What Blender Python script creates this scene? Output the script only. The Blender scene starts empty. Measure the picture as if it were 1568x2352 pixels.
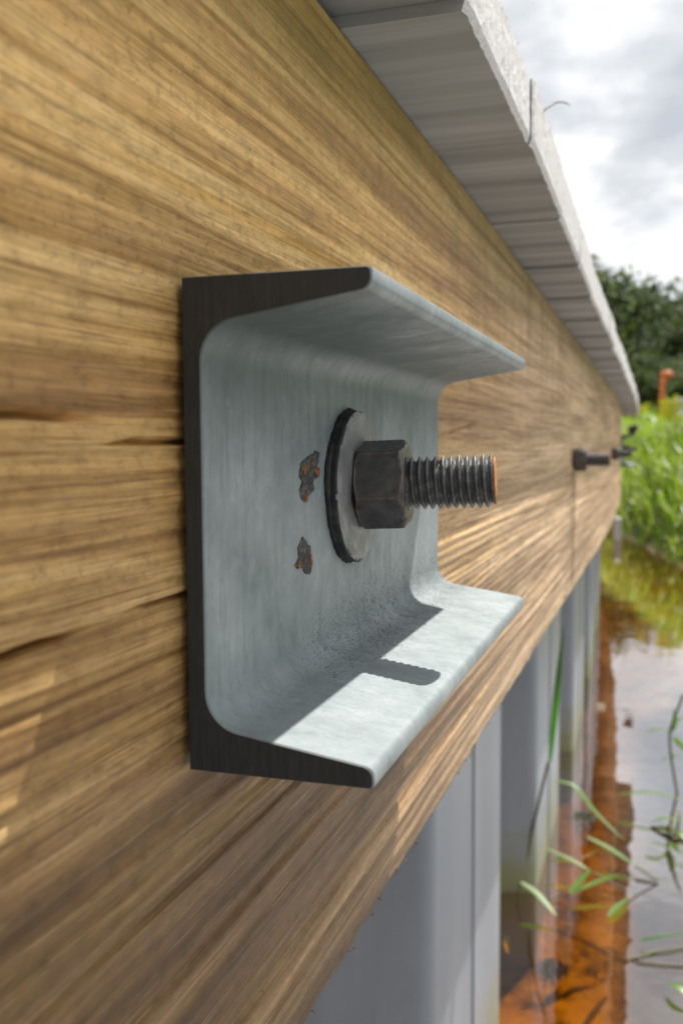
import bpy, bmesh, math, random
import numpy as np
from mathutils import Matrix, Vector
random.seed(7); rng = np.random.default_rng(11)
S = bpy.context.scene
R = math.radians
C = S.collection

# ------------------------------------------------------------------ camera
cam_d = bpy.data.cameras.new('camera'); cam = bpy.data.objects.new('camera', cam_d); C.objects.link(cam)
yaw, pitch, roll = .3155, .0708, -.0061
fw = Vector((-math.sin(yaw)*math.cos(pitch), math.cos(yaw)*math.cos(pitch), -math.sin(pitch)))
rt = Vector((math.cos(yaw), math.sin(yaw), 0)); up = rt.cross(fw)
r2 = rt*math.cos(roll) + up*math.sin(roll); u2 = up*math.cos(roll) - rt*math.sin(roll)
M = Matrix((r2, u2, -fw)).transposed().to_4x4(); M.translation = Vector((.0927, -.1789, .0172))
cam.matrix_world = M
cam_d.sensor_fit = 'VERTICAL'; cam_d.sensor_height = 36; cam_d.sensor_width = 24; cam_d.lens = 2230/2352*36
cam_d.clip_start = .005; cam_d.clip_end = 3000
cam_d.dof.use_dof = True; cam_d.dof.focus_distance = .255; cam_d.dof.aperture_fstop = 20.0
S.camera = cam

# ------------------------------------------------------------------ sky, sun, exposure
SUN = Vector((.232, .62, 1.0)).normalized()
el = math.asin(SUN.z); az = math.atan2(SUN.x, SUN.y)
world = bpy.data.worlds.new('World'); S.world = world; world.use_nodes = True
wn = world.node_tree; wn.nodes.clear()
def N(t, typ, **kw):
    n = t.nodes.new(typ)
    for k, v in kw.items():
        if k.startswith('i_'): n.inputs[k[2:].replace('_', ' ')].default_value = v
        else: setattr(n, k, v)
    return n
def ramp(t, pts, interp='LINEAR'):
    n = t.nodes.new('ShaderNodeValToRGB'); n.color_ramp.interpolation = interp
    e = n.color_ramp.elements
    while len(e) < len(pts): e.new(.5)
    for q, (p, c) in zip(e, pts):
        q.position = p; q.color = (*c, 1) if len(c) == 3 else c
    return n
sky = N(wn, 'ShaderNodeTexSky', sky_type='NISHITA'); sky.sun_disc = False
sky.sun_elevation = el; sky.sun_rotation = az; sky.air_density = 1.0; sky.dust_density = 1.5
tc = N(wn, 'ShaderNodeTexCoord')
sep = N(wn, 'ShaderNodeSeparateXYZ'); wn.links.new(tc.outputs['Generated'], sep.inputs[0])
zz = N(wn, 'ShaderNodeMath', operation='ADD'); wn.links.new(sep.outputs['Z'], zz.inputs[0]); zz.inputs[1].default_value = .28
zm = N(wn, 'ShaderNodeMath', operation='MAXIMUM'); wn.links.new(zz.outputs[0], zm.inputs[0]); zm.inputs[1].default_value = .05
dv = N(wn, 'ShaderNodeVectorMath', operation='DIVIDE'); wn.links.new(tc.outputs['Generated'], dv.inputs[0])
cb = N(wn, 'ShaderNodeCombineXYZ')
for k in range(3): wn.links.new(zm.outputs[0], cb.inputs[k])
wn.links.new(cb.outputs[0], dv.inputs[1])
mpw = N(wn, 'ShaderNodeMapping'); mpw.inputs['Location'].default_value = (1.37, .42, 0); mpw.inputs['Scale'].default_value = (1, 1, .6)
wn.links.new(dv.outputs[0], mpw.inputs[0])
n1 = N(wn, 'ShaderNodeTexNoise'); n1.inputs['Scale'].default_value = 3.2; n1.inputs['Detail'].default_value = 7; n1.inputs['Roughness'].default_value = .52
n2 = N(wn, 'ShaderNodeTexNoise'); n2.inputs['Scale'].default_value = 1.6; n2.inputs['Detail'].default_value = 3
wn.links.new(mpw.outputs[0], n1.inputs['Vector']); wn.links.new(mpw.outputs[0], n2.inputs['Vector'])
cm = ramp(wn, [(.25, (0, 0, 0)), (.42, (1, 1, 1))]); wn.links.new(n2.outputs['Fac'], cm.inputs[0])       # cover
cc = ramp(wn, [(.32, (5.6, 6.0, 6.6)), (.43, (7.2, 7.5, 7.9)), (.52, (10.0, 10.05, 10.1)), (.62, (11.4, 11.4, 11.4))]); wn.links.new(n1.outputs['Fac'], cc.inputs[0])
mx = N(wn, 'ShaderNodeMix', data_type='RGBA'); wn.links.new(cm.outputs[0], mx.inputs[0])
wn.links.new(sky.outputs[0], mx.inputs[6]); wn.links.new(cc.outputs[0], mx.inputs[7])
bg = N(wn, 'ShaderNodeBackground'); bg.inputs['Strength'].default_value = .076
wn.links.new(mx.outputs[2], bg.inputs[0])
wo = N(wn, 'ShaderNodeOutputWorld'); wn.links.new(bg.outputs[0], wo.inputs[0])
sd = bpy.data.lights.new('sun', 'SUN'); sd.energy = 4.6; sd.angle = R(.6); sd.color = (1, .95, .88)
so = bpy.data.objects.new('sun', sd); C.objects.link(so); so.rotation_euler = SUN.to_track_quat('Z', 'Y').to_euler(); so.location = (0, 0, 5)
S.view_settings.view_transform = 'Standard'; S.view_settings.look = 'None'
S.view_settings.gamma = 1; S.view_settings.exposure = 0.50; S.view_settings.use_curve_mapping = False
S.cycles.max_bounces = 8; S.cycles.transparent_max_bounces = 12; S.cycles.use_denoising = True
S.cycles.caustics_reflective = True; S.cycles.blur_glossy = 1.0; S.cycles.sample_clamp_indirect = 4.0; S.cycles.caustics_refractive = False

# ------------------------------------------------------------------ helpers
def mesh_obj(name, verts, faces, mat=None, parent=None, smooth=False):
    me = bpy.data.meshes.new(name); me.from_pydata([tuple(v) for v in verts], [], faces); me.update()
    if mat: me.materials.append(mat)
    if smooth: me.polygons.foreach_set('use_smooth', [True]*len(me.polygons))
    o = bpy.data.objects.new(name, me); C.objects.link(o)
    if parent: o.parent = parent
    return o
def empty(name, loc=(0, 0, 0)):
    o = bpy.data.objects.new(name, None); o.empty_display_size = .02; C.objects.link(o); o.location = loc; return o
def tag(o, label=None, cat=None, group=None, kind=None):
    for k, v in (('label', label), ('category', cat), ('group', group), ('kind', kind)):
        if v: o[k] = v
    return o
def grid_faces(nu, nv, wrap=False, off=0):
    f = []
    for i in range(nu-1):
        for j in range(nv if wrap else nv-1):
            a = i*nv+j; b = i*nv+(j+1) % nv
            f.append((off+a, off+b, off+b+nv, off+a+nv))
    return f
def box_bm(bm, x0, x1, y0, y1, z0, z1, bev=0):
    g = bmesh.ops.create_cube(bm, size=1)
    for v in g['verts']:
        v.co = Vector((x0 if v.co.x < 0 else x1, y0 if v.co.y < 0 else y1, z0 if v.co.z < 0 else z1))
    if bev:
        ed = {e for v in g['verts'] for e in v.link_edges}
        bmesh.ops.bevel(bm, geom=list(ed), offset=bev, segments=2, affect='EDGES')
def bm_obj(name, bm, mat, parent=None, smooth=False):
    me = bpy.data.meshes.new(name); bmesh.ops.recalc_face_normals(bm, faces=bm.faces); bm.to_mesh(me); bm.free()
    if mat: me.materials.append(mat)
    if smooth: me.polygons.foreach_set('use_smooth', [True]*len(me.polygons))
    o = bpy.data.objects.new(name, me); C.objects.link(o)
    if parent: o.parent = parent
    return o
def hash2(ix, iy, s):
    h = np.sin(ix*127.1 + iy*311.7 + s*74.7)*43758.5453
    return h - np.floor(h)
def vnoise(x, y, s=0):
    ix, iy = np.floor(x), np.floor(y); fx, fy = x-ix, y-iy
    fx = fx*fx*(3-2*fx); fy = fy*fy*(3-2*fy)
    a, b, c, d = hash2(ix, iy, s), hash2(ix+1, iy, s), hash2(ix, iy+1, s), hash2(ix+1, iy+1, s)
    return (a*(1-fx)+b*fx)*(1-fy) + (c*(1-fx)+d*fx)*fy
def tube(pts, rad, n=6):
    pts = [Vector(p) for p in pts]; V = []; F = []
    for i, p in enumerate(pts):
        t = (pts[min(i+1, len(pts)-1)] - pts[max(i-1, 0)]).normalized()
        a = t.orthogonal().normalized(); b = t.cross(a); r = rad[i] if isinstance(rad, (list, tuple)) else rad
        for k in range(n): V.append(p + a*math.cos(2*math.pi*k/n)*r + b*math.sin(2*math.pi*k/n)*r)
    F = grid_faces(len(pts), n, True); F.append(tuple(range(n))[::-1]); F.append(tuple(len(V)-n+k for k in range(n)))
    return V, F
def smooth_path(pts, n):
    P = [Vector(p) for p in pts]; P = [2*P[0]-P[1]] + P + [2*P[-1]-P[-2]]; out = []
    m = len(P)-3
    for i in range(n):
        t = i/(n-1)*m; k = min(int(t), m-1); t -= k
        a, b, c, d = P[k:k+4]
        out.append(.5*((2*b) + (c-a)*t + (2*a-5*b+4*c-d)*t*t + (3*b-a-3*c+d)*t**3))
    return out

# ------------------------------------------------------------------ materials
def mat(name):
    m = bpy.data.materials.new(name); m.use_nodes = True; t = m.node_tree
    return m, t, t.nodes['Principled BSDF']
def tex(t, kind, scale, vec, **kw):
    n = N(t, kind); n.inputs['Scale'].default_value = scale
    for k, v in kw.items(): n.inputs[k].default_value = v
    if vec is not None: t.links.new(vec, n.inputs['Vector'])
    return n
def coords(t, scale=(1, 1, 1), rot=(0, 0, 0), loc=(0, 0, 0)):
    c = N(t, 'ShaderNodeTexCoord'); m = N(t, 'ShaderNodeMapping')
    m.inputs['Scale'].default_value = scale; m.inputs['Rotation'].default_value = rot; m.inputs['Location'].default_value = loc
    t.links.new(c.outputs['Object'], m.inputs[0]); return m.outputs[0]
def mixc(t, fac, a, b, mode='MIX'):
    n = N(t, 'ShaderNodeMix', data_type='RGBA', blend_type=mode)
    for s, v in ((0, fac), (6, a), (7, b)):
        if isinstance(v, (int, float)): n.inputs[s].default_value = v
        elif isinstance(v, tuple): n.inputs[s].default_value = (*v, 1)
        else: t.links.new(v, n.inputs[s])
    return n.outputs[2]
def mth(t, op, a, b=0.0, c=None):
    n = N(t, 'ShaderNodeMath', operation=op)
    for i, v in enumerate((a, b, c)):
        if v is None: continue
        if isinstance(v, (int, float)): n.inputs[i].default_value = v
        else: t.links.new(v, n.inputs[i])
    return n.outputs[0]
def bump(t, h, strength, dist, prev=None):
    n = N(t, 'ShaderNodeBump'); n.inputs['Strength'].default_value = strength; n.inputs['Distance'].default_value = dist
    t.links.new(h, n.inputs['Height'])
    if prev is not None: t.links.new(prev, n.inputs['Normal'])
    return n.outputs[0]
def rampf(t, src, pts, interp='LINEAR'):
    n = ramp(t, pts, interp); t.links.new(src, n.inputs[0]); return n.outputs[0]
def bw(a, b): return [(a, (0, 0, 0)), (b, (1, 1, 1))]

def timber_material():
    m, t, p = mat('weathered_timber')
    geo = coords(t)
    warp = tex(t, 'ShaderNodeTexNoise', 7, coords(t, (1, .35, 1)), Detail=2)
    wv = N(t, 'ShaderNodeVectorMath', operation='SCALE'); wv.inputs['Scale'].default_value = .009
    t.links.new(warp.outputs['Color'], wv.inputs[0])
    ad = N(t, 'ShaderNodeVectorMath', operation='ADD'); t.links.new(geo, ad.inputs[0]); t.links.new(wv.outputs[0], ad.inputs[1])
    def st(sy, sz, loc=0):
        mp = N(t, 'ShaderNodeMapping'); mp.inputs['Scale'].default_value = (3, sy, sz); mp.inputs['Location'].default_value = (loc, loc*.7, loc*1.3)
        t.links.new(ad.outputs[0], mp.inputs[0]); return mp.outputs[0]
    bands = tex(t, 'ShaderNodeTexNoise', 1, st(1.6, 46), Detail=5, Roughness=.6).outputs['Fac']
    fine = tex(t, 'ShaderNodeTexNoise', 1, st(22, 950, 3), Detail=5, Roughness=.7).outputs['Fac']
    patch = tex(t, 'ShaderNodeTexNoise', 1, st(5, 16, 5), Detail=3).outputs['Fac']
    mid = tex(t, 'ShaderNodeTexNoise', 1, st(4.5, 260, 7), Detail=6, Roughness=.7).outputs['Fac']
    sepn = N(t, 'ShaderNodeSeparateXYZ'); t.links.new(geo, sepn.inputs[0])
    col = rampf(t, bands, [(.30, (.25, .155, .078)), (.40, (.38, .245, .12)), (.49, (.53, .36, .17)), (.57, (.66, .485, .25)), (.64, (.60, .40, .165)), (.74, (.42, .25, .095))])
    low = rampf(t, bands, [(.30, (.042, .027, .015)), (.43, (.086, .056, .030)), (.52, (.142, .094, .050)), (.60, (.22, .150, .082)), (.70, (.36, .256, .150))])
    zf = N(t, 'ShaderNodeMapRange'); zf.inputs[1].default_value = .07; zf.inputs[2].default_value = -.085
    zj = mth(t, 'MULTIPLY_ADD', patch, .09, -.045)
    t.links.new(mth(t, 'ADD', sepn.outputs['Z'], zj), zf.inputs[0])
    col = mixc(t, zf.outputs[0], col, low)  # lower wood is browner, its colour darkened further for shade under the bracket
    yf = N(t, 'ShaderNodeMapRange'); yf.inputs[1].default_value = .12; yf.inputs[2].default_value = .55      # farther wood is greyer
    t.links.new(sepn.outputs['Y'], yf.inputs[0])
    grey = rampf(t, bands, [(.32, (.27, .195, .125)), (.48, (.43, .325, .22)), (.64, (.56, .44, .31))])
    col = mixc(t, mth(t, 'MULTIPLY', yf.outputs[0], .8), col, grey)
    col = mixc(t, 1.0, col, rampf(t, mid, [(.30, (.36, .31, .26)), (.42, (.70, .66, .60)), (.52, (1.0, 1.0, 1.0)), (.66, (1.25, 1.26, 1.27))]), 'MULTIPLY')
    mot = tex(t, 'ShaderNodeTexNoise', 1, st(150, 330, 4), Detail=4, Roughness=.7).outputs['Fac']
    col = mixc(t, 1.0, col, rampf(t, mot, [(.32, (.74, .71, .68)), (.46, (1.0, 1.0, 1.0)), (.68, (1.2, 1.2, 1.2))]), 'MULTIPLY')
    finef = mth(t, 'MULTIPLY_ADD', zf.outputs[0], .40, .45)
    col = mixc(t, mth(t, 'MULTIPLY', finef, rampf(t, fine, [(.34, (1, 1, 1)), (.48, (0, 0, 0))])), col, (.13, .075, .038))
    col = mixc(t, mth(t, 'MULTIPLY', rampf(t, fine, bw(.56, .70)), .28), col, (.70, .54, .33))
    # dark pores and mildew specks, strung along the grain
    sp = tex(t, 'ShaderNodeTexNoise', 1, st(380, 760, 9), Detail=2, Roughness=.5).outputs['Fac']
    spm = tex(t, 'ShaderNodeTexNoise', 1, st(4, 60, 2), Detail=2).outputs['Fac']
    spots = mth(t, 'MULTIPLY', rampf(t, sp, bw(.60, .67)), rampf(t, spm, bw(.47, .62)))
    col = mixc(t, mth(t, 'MULTIPLY', spots, .38), col, (.11, .07, .035))
    blot = tex(t, 'ShaderNodeTexNoise', 1, st(28, 80, 12), Detail=3).outputs['Fac']
    col = mixc(t, mth(t, 'MULTIPLY', rampf(t, blot, bw(.60, .74)), .45), col, (.15, .10, .065))
    # upright saw marks and drip stains on the farther wood
    saw = tex(t, 'ShaderNodeTexNoise', 1, coords(t, (2, 38, 3.5), loc=(2, 5, 1)), Detail=4, Roughness=.6).outputs['Fac']
    sz_ = N(t, 'ShaderNodeMapRange'); sz_.inputs[1].default_value = -.01; sz_.inputs[2].default_value = .13; t.links.new(sepn.outputs['Z'], sz_.inputs[0])
    col = mixc(t, mth(t, 'MULTIPLY', mth(t, 'MULTIPLY', rampf(t, saw, bw(.47, .66)), sz_.outputs[0]), mth(t, 'MULTIPLY_ADD', yf.outputs[0], .55, .12)), col, (.13, .095, .055))
    # green algae under the cap boards
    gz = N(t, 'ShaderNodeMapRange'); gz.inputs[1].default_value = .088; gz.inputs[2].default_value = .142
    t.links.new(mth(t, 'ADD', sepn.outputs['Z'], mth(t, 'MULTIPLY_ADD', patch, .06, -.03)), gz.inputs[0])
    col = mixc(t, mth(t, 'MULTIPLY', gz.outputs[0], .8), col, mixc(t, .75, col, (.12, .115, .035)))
    hs = N(t, 'ShaderNodeHueSaturation'); hs.inputs['Saturation'].default_value = 1.16; hs.inputs['Hue'].default_value = .495; hs.inputs['Value'].default_value = 1.38; t.links.new(col, hs.inputs['Color']); col = hs.outputs[0]
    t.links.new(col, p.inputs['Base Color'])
    p.inputs['Roughness'].default_value = .62; p.inputs['Specular IOR Level'].default_value = .3
    b0 = bump(t, mid, .28, .0012); b1 = bump(t, fine, .45, .0007, b0); b2 = bump(t, mot, .3, .0006, b1)
    t.links.new(b2, p.inputs['Normal'])
    return m
def board_material():
    m, t, p = mat('grey_weathered_board')
    g = tex(t, 'ShaderNodeTexNoise', 1, coords(t, (4, 130, 60)), Detail=4, Roughness=.6).outputs['Fac']
    w = tex(t, 'ShaderNodeTexNoise', 1, coords(t, (3, 34, 10), loc=(3, 1, 2)), Detail=3).outputs['Fac']
    col = rampf(t, w, [(.28, (.175, .19, .195)), (.44, (.30, .325, .335)), (.60, (.41, .442, .46)), (.74, (.50, .535, .555))])
    col = mixc(t, mth(t, 'MULTIPLY', rampf(t, g, [(.35, (1, 1, 1)), (.52, (0, 0, 0))]), .25), col, (.22, .20, .18))
    oi = N(t, 'ShaderNodeObjectInfo'); hs = N(t, 'ShaderNodeHueSaturation')
    t.links.new(mth(t, 'MULTIPLY_ADD', oi.outputs['Random'], .2, .9), hs.inputs['Value']); t.links.new(col, hs.inputs['Color'])
    t.links.new(hs.outputs[0], p.inputs['Base Color']); p.inputs['Roughness'].default_value = .7
    t.links.new(bump(t, g, .35, .0008), p.inputs['Normal'])
    return m
def sawn_end_material():
    m, t, p = mat('sawn_board_end')
    a = tex(t, 'ShaderNodeTexNoise', 1, coords(t, (400, 520, 900)), Detail=4, Roughness=.75).outputs['Fac']
    b = tex(t, 'ShaderNodeTexNoise', 1, coords(t, (40, 60, 110)), Detail=3).outputs['Fac']
    col = rampf(t, a, [(.28, (.50, .49, .48)), (.5, (.74, .73, .72)), (.7, (.86, .86, .85))])
    col = mixc(t, mth(t, 'MULTIPLY', rampf(t, b, bw(.5, .75)), .35), col, (.48, .46, .43))
    t.links.new(col, p.inputs['Base Color']); p.inputs['Roughness'].default_value = .8
    t.links.new(bump(t, a, .6, .0010), p.inputs['Normal'])
    return m
def galvanised_material():
    m, t, p = mat('galvanised_steel')
    g = coords(t)
    sx = N(t, 'ShaderNodeSeparateXYZ'); t.links.new(g, sx.inputs[0])
    spang = tex(t, 'ShaderNodeTexVoronoi', 240, g).outputs['Color']
    bwn = N(t, 'ShaderNodeRGBToBW'); t.links.new(spang, bwn.inputs[0])
    cloud = tex(t, 'ShaderNodeTexNoise', 46, g, Detail=8, Roughness=.68).outputs['Fac']
    drip = tex(t, 'ShaderNodeTexNoise', 1, coords(t, (230, 260, 30)), Detail=5, Roughness=.66).outputs['Fac']
    col = rampf(t, cloud, [(.28, (.145, .182, .186)), (.42, (.215, .256, .264)), (.56, (.262, .302, .316)), (.72, (.345, .380, .402))])
    col = mixc(t, mth(t, 'MULTIPLY', bwn.outputs[0], .10), col, (.46, .49, .52))
    col = mixc(t, mth(t, 'MULTIPLY', rampf(t, drip, bw(.50, .68)), .5), col, (.15, .19, .185))
    # darker green-grey high in the channel
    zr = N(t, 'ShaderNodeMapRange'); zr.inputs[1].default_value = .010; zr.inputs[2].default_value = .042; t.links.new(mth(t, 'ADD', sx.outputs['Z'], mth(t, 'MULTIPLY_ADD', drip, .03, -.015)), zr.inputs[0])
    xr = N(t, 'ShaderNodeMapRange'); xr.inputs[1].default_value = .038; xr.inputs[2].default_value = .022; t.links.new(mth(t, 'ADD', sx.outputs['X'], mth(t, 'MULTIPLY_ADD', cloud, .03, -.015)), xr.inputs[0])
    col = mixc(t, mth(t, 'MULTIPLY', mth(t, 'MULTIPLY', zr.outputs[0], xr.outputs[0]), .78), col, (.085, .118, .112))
    # white oxide bloom
    ox = tex(t, 'ShaderNodeTexNoise', 1, coords(t, (210, 120, 260), loc=(.2, 0, .3)), Detail=7, Roughness=.72).outputs['Fac']
    col = mixc(t, mth(t, 'MULTIPLY', rampf(t, ox, bw(.60, .78)), .28), col, (.58, .60, .62))
    # small dark scuffs, long in the height
    sc = tex(t, 'ShaderNodeTexNoise', 1, coords(t, (500, 700, 230), loc=(1, 2, 3)), Detail=3, Roughness=.6).outputs['Fac']
    scm = tex(t, 'ShaderNodeTexNoise', 26, g, Detail=2).outputs['Fac']
    yr = N(t, 'ShaderNodeMapRange'); yr.inputs[1].default_value = .05; yr.inputs[2].default_value = .16; t.links.new(sx.outputs['Y'], yr.inputs[0])
    scf = mth(t, 'MULTIPLY', rampf(t, sc, bw(.625, .665)), rampf(t, scm, bw(.40, .54)))
    col = mixc(t, mth(t, 'MULTIPLY', scf, mth(t, 'MULTIPLY_ADD', yr.outputs[0], .6, .3)), col, (.10, .12, .12))
    # thin dark runs below and beside the washer
    rn = tex(t, 'ShaderNodeTexNoise', 1, coords(t, (300, 620, 55), loc=(4, 1, 2)), Detail=5, Roughness=.72).outputs['Fac']
    ry = N(t, 'ShaderNodeMapRange'); ry.inputs[1].default_value = .075; ry.inputs[2].default_value = .10; t.links.new(sx.outputs['Y'], ry.inputs[0])
    col = mixc(t, mth(t, 'MULTIPLY', mth(t, 'MULTIPLY', rampf(t, rn, bw(.57, .66)), rampf(t, scm, bw(.40, .54))), mth(t, 'MULTIPLY', ry.outputs[0], .8)), col, (.085, .105, .10))
    # grit lying in the lower root of the channel
    gz = N(t, 'ShaderNodeMapRange'); gz.inputs[1].default_value = -.022; gz.inputs[2].default_value = -.038; t.links.new(sx.outputs['Z'], gz.inputs[0])
    gx = N(t, 'ShaderNodeMapRange'); gx.inputs[1].default_value = .024; gx.inputs[2].default_value = .015; t.links.new(sx.outputs['X'], gx.inputs[0])
    gy = N(t, 'ShaderNodeMapRange'); gy.inputs[1].default_value = .035; gy.inputs[2].default_value = .10; t.links.new(sx.outputs['Y'], gy.inputs[0])
    gr = tex(t, 'ShaderNodeTexNoise', 1400, g, Detail=2).outputs['Fac']
    grm = tex(t, 'ShaderNodeTexNoise', 90, g, Detail=3).outputs['Fac']
    gf = mth(t, 'MULTIPLY', mth(t, 'MULTIPLY', gz.outputs[0], gx.outputs[0]), gy.outputs[0])
    gth = mth(t, 'ADD', mth(t, 'MULTIPLY', gf, .085), mth(t, 'ADD', gr, mth(t, 'MULTIPLY_ADD', grm, .25, -.125)))
    col = mixc(t, mth(t, 'MULTIPLY', mth(t, 'MULTIPLY', rampf(t, gth, bw(.63, .67)), rampf(t, gf, bw(.02, .35))), .85), col, (.05, .05, .05))
    t.links.new(col, p.inputs['Base Color'])
    p.inputs['Metallic'].default_value = .12
    t.links.new(rampf(t, cloud, [(.3, (.68,)*3), (.7, (.54,)*3)]), p.inputs['Roughness'])
    b1 = bump(t, cloud, .25, .0006); b2 = bump(t, gr, .12, .0003, b1); t.links.new(b2, p.inputs['Normal'])
    return m
def dark_steel(name, base, rust=.0, rough=.5, metal=.6, scale=220, light=(.16, .16, .165), wear=0):
    m, t, p = mat(name); g = coords(t)
    a = tex(t, 'ShaderNodeTexNoise', scale, g, Detail=5, Roughness=.65).outputs['Fac']
    b = tex(t, 'ShaderNodeTexNoise', scale*.42, coords(t, loc=(3, 2, 1)), Detail=5, Roughness=.6).outputs['Fac']
    col = rampf(t, a, [(.34, tuple(c*.68 for c in base)), (.52, base), (.68, light)])
    if rust: col = mixc(t, rampf(t, b, bw(.66-rust, .72-rust)), col, (.23, .075, .022))
    bv = N(t, 'ShaderNodeBevel'); bv.samples = 6; bv.inputs['Radius'].default_value = .0014; ge = N(t, 'ShaderNodeNewGeometry')
    dt = N(t, 'ShaderNodeVectorMath', operation='DOT_PRODUCT'); t.links.new(bv.outputs[0], dt.inputs[0]); t.links.new(ge.outputs['Normal'], dt.inputs[1])
    em = mth(t, 'MULTIPLY', rampf(t, dt.outputs['Value'], [(.90, (1, 1, 1)), (.992, (0, 0, 0))]), rampf(t, b, bw(.30, .46)))
    if wear: col = mixc(t, mth(t, 'MULTIPLY', em, wear), col, mixc(t, rampf(t, a, bw(.44, .56)), (.24, .09, .032), (.36, .33, .31)))
    t.links.new(col, p.inputs['Base Color']); p.inputs['Metallic'].default_value = metal
    t.links.new(rampf(t, a, [(.35, (rough-.12,)*3), (.65, (rough+.12,)*3)]), p.inputs['Roughness'])
    t.links.new(bump(t, a, .4, .0006), p.inputs['Normal'])
    return m
def cut_end_material():
    m, t, p = mat('black_cut_steel')
    s = tex(t, 'ShaderNodeTexNoise', 1, coords(t, (900, 900, 130)), Detail=4, Roughness=.6).outputs['Fac']
    b = tex(t, 'ShaderNodeTexNoise', 300, coords(t), Detail=3).outputs['Fac']
    col = rampf(t, s, [(.3, (.033, .039, .044)), (.55, (.041, .047, .053)), (.75, (.054, .060, .066))])
    col = mixc(t, rampf(t, b, bw(.74, .78)), col, (.11, .05, .03))
    t.links.new(col, p.inputs['Base Color']); p.inputs['Roughness'].default_value = .55; p.inputs['Metallic'].default_value = .3
    t.links.new(bump(t, s, .4, .0005), p.inputs['Normal'])
    return m
def rust_material(name, a, b, c, sc=900):
    m, t, p = mat(name)
    n = tex(t, 'ShaderNodeTexNoise', sc, coords(t), Detail=4, Roughness=.7).outputs['Fac']
    t.links.new(rampf(t, n, [(.36, a), (.5, b), (.62, c)]), p.inputs['Base Color']); p.inputs['Roughness'].default_value = .85
    t.links.new(bump(t, n, .7, .0008), p.inputs['Normal'])
    return m
def vinyl_material():
    m, t, p = mat('grey_vinyl')
    a = tex(t, 'ShaderNodeTexNoise', 1, coords(t, (14, 14, 1.6)), Detail=4, Roughness=.6).outputs['Fac']
    b = tex(t, 'ShaderNodeTexNoise', 30, coords(t), Detail=4).outputs['Fac']
    g = coords(t); s = N(t, 'ShaderNodeSeparateXYZ'); t.links.new(g, s.inputs[0])
    col = rampf(t, a, [(.3, (.25, .28, .325)), (.6, (.31, .34, .385)), (.8, (.36, .39, .43))])
    col = mixc(t, mth(t, 'MULTIPLY', rampf(t, b, bw(.55, .75)), .25), col, (.23, .25, .25))
    al = N(t, 'ShaderNodeMapRange'); al.inputs[1].default_value = -.575; al.inputs[2].default_value = -.655
    t.links.new(mth(t, 'ADD', s.outputs['Z'], mth(t, 'MULTIPLY_ADD', b, .12, -.06)), al.inputs[0])
    col = mixc(t, mth(t, 'MULTIPLY', al.outputs[0], .75), col, (.24, .25, .07))
    t.links.new(col, p.inputs['Base Color']); p.inputs['Roughness'].default_value = .38
    return m
def leaf_material(name, cols, trans=.45, rough=.4):
    m, t, p = mat(name)
    oi = tex(t, 'ShaderNodeTexNoise', 6, coords(t), Detail=2).outputs['Fac']
    gi = N(t, 'ShaderNodeNewGeometry')
    rnd = mth(t, 'MULTIPLY_ADD', gi.outputs['Random Per Island'], .6, mth(t, 'MULTIPLY', oi, .4))
    k = len(cols)
    col = rampf(t, rnd, [(.15+.7*i/(k-1), c) for i, c in enumerate(cols)])
    t.links.new(col, p.inputs['Base Color']); p.inputs['Roughness'].default_value = rough
    tr = N(t, 'ShaderNodeBsdfTranslucent'); hs = N(t, 'ShaderNodeHueSaturation'); hs.inputs['Value'].default_value = 1.5; hs.inputs['Saturation'].default_value = 1.1
    t.links.new(col, hs.inputs['Color']); t.links.new(hs.outputs[0], tr.inputs[0])
    ms = N(t, 'ShaderNodeMixShader'); ms.inputs[0].default_value = trans
    t.links.new(p.outputs[0], ms.inputs[1]); t.links.new(tr.outputs[0], ms.inputs[2])
    t.links.new(ms.outputs[0], t.nodes['Material Output'].inputs[0])
    return m
def simple(name, col, rough=.6, metal=0, nscale=30, var=.3):
    m, t, p = mat(name)
    n = tex(t, 'ShaderNodeTexNoise', nscale, coords(t), Detail=4).outputs['Fac']
    t.links.new(rampf(t, n, [(.3, tuple(c*(1-var) for c in col)), (.7, tuple(min(1, c*(1+var*.6)) for c in col))]), p.inputs['Base Color'])
    p.inputs['Roughness'].default_value = rough; p.inputs['Metallic'].default_value = metal
    return m
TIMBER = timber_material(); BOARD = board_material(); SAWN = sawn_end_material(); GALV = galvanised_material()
CUT = cut_end_material(); VINYL = vinyl_material()
NUTM = dark_steel('nut_steel', (.085, .082, .083), rust=.015, rough=.32, metal=.1, scale=150, light=(.125, .12, .12), wear=.95)
THREADM = dark_steel('thread_steel', (.13, .13, .133), rust=.0, rough=.45, metal=.25, scale=420, light=(.30, .30, .305))
WASHM = dark_steel('washer_steel', (.235, .24, .242), rust=.0, rough=.5, metal=.3, scale=130, light=(.34, .35, .35), wear=.3)
WEDGE = dark_steel('washer_rim', (.045, .045, .045), rust=.0, rough=.6, metal=.4, scale=300, light=(.09, .09, .09))
RUST = rust_material('bolt_end_rust', (.20, .06, .015), (.50, .19, .05), (.66, .30, .09))
FLAKE = rust_material('flaked_zinc', (.02, .02, .02), (.06, .058, .055), (.15, .14, .13), 900)
FLAKER = rust_material('flake_rust', (.08, .03, .012), (.26, .09, .022), (.42, .16, .04), 1100)

# ------------------------------------------------------------------ wall line: straight, then bending away
def wdx(y): return np.where(np.asarray(y) > 1.5, -(np.asarray(y)-1.5)**2/108.0, 0.0)
def wdz(y): return -.012*np.clip(np.asarray(y)-.4, 0, 1.4)
ZT, ZB, ZW = .1419, -.1500, -.68

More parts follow.
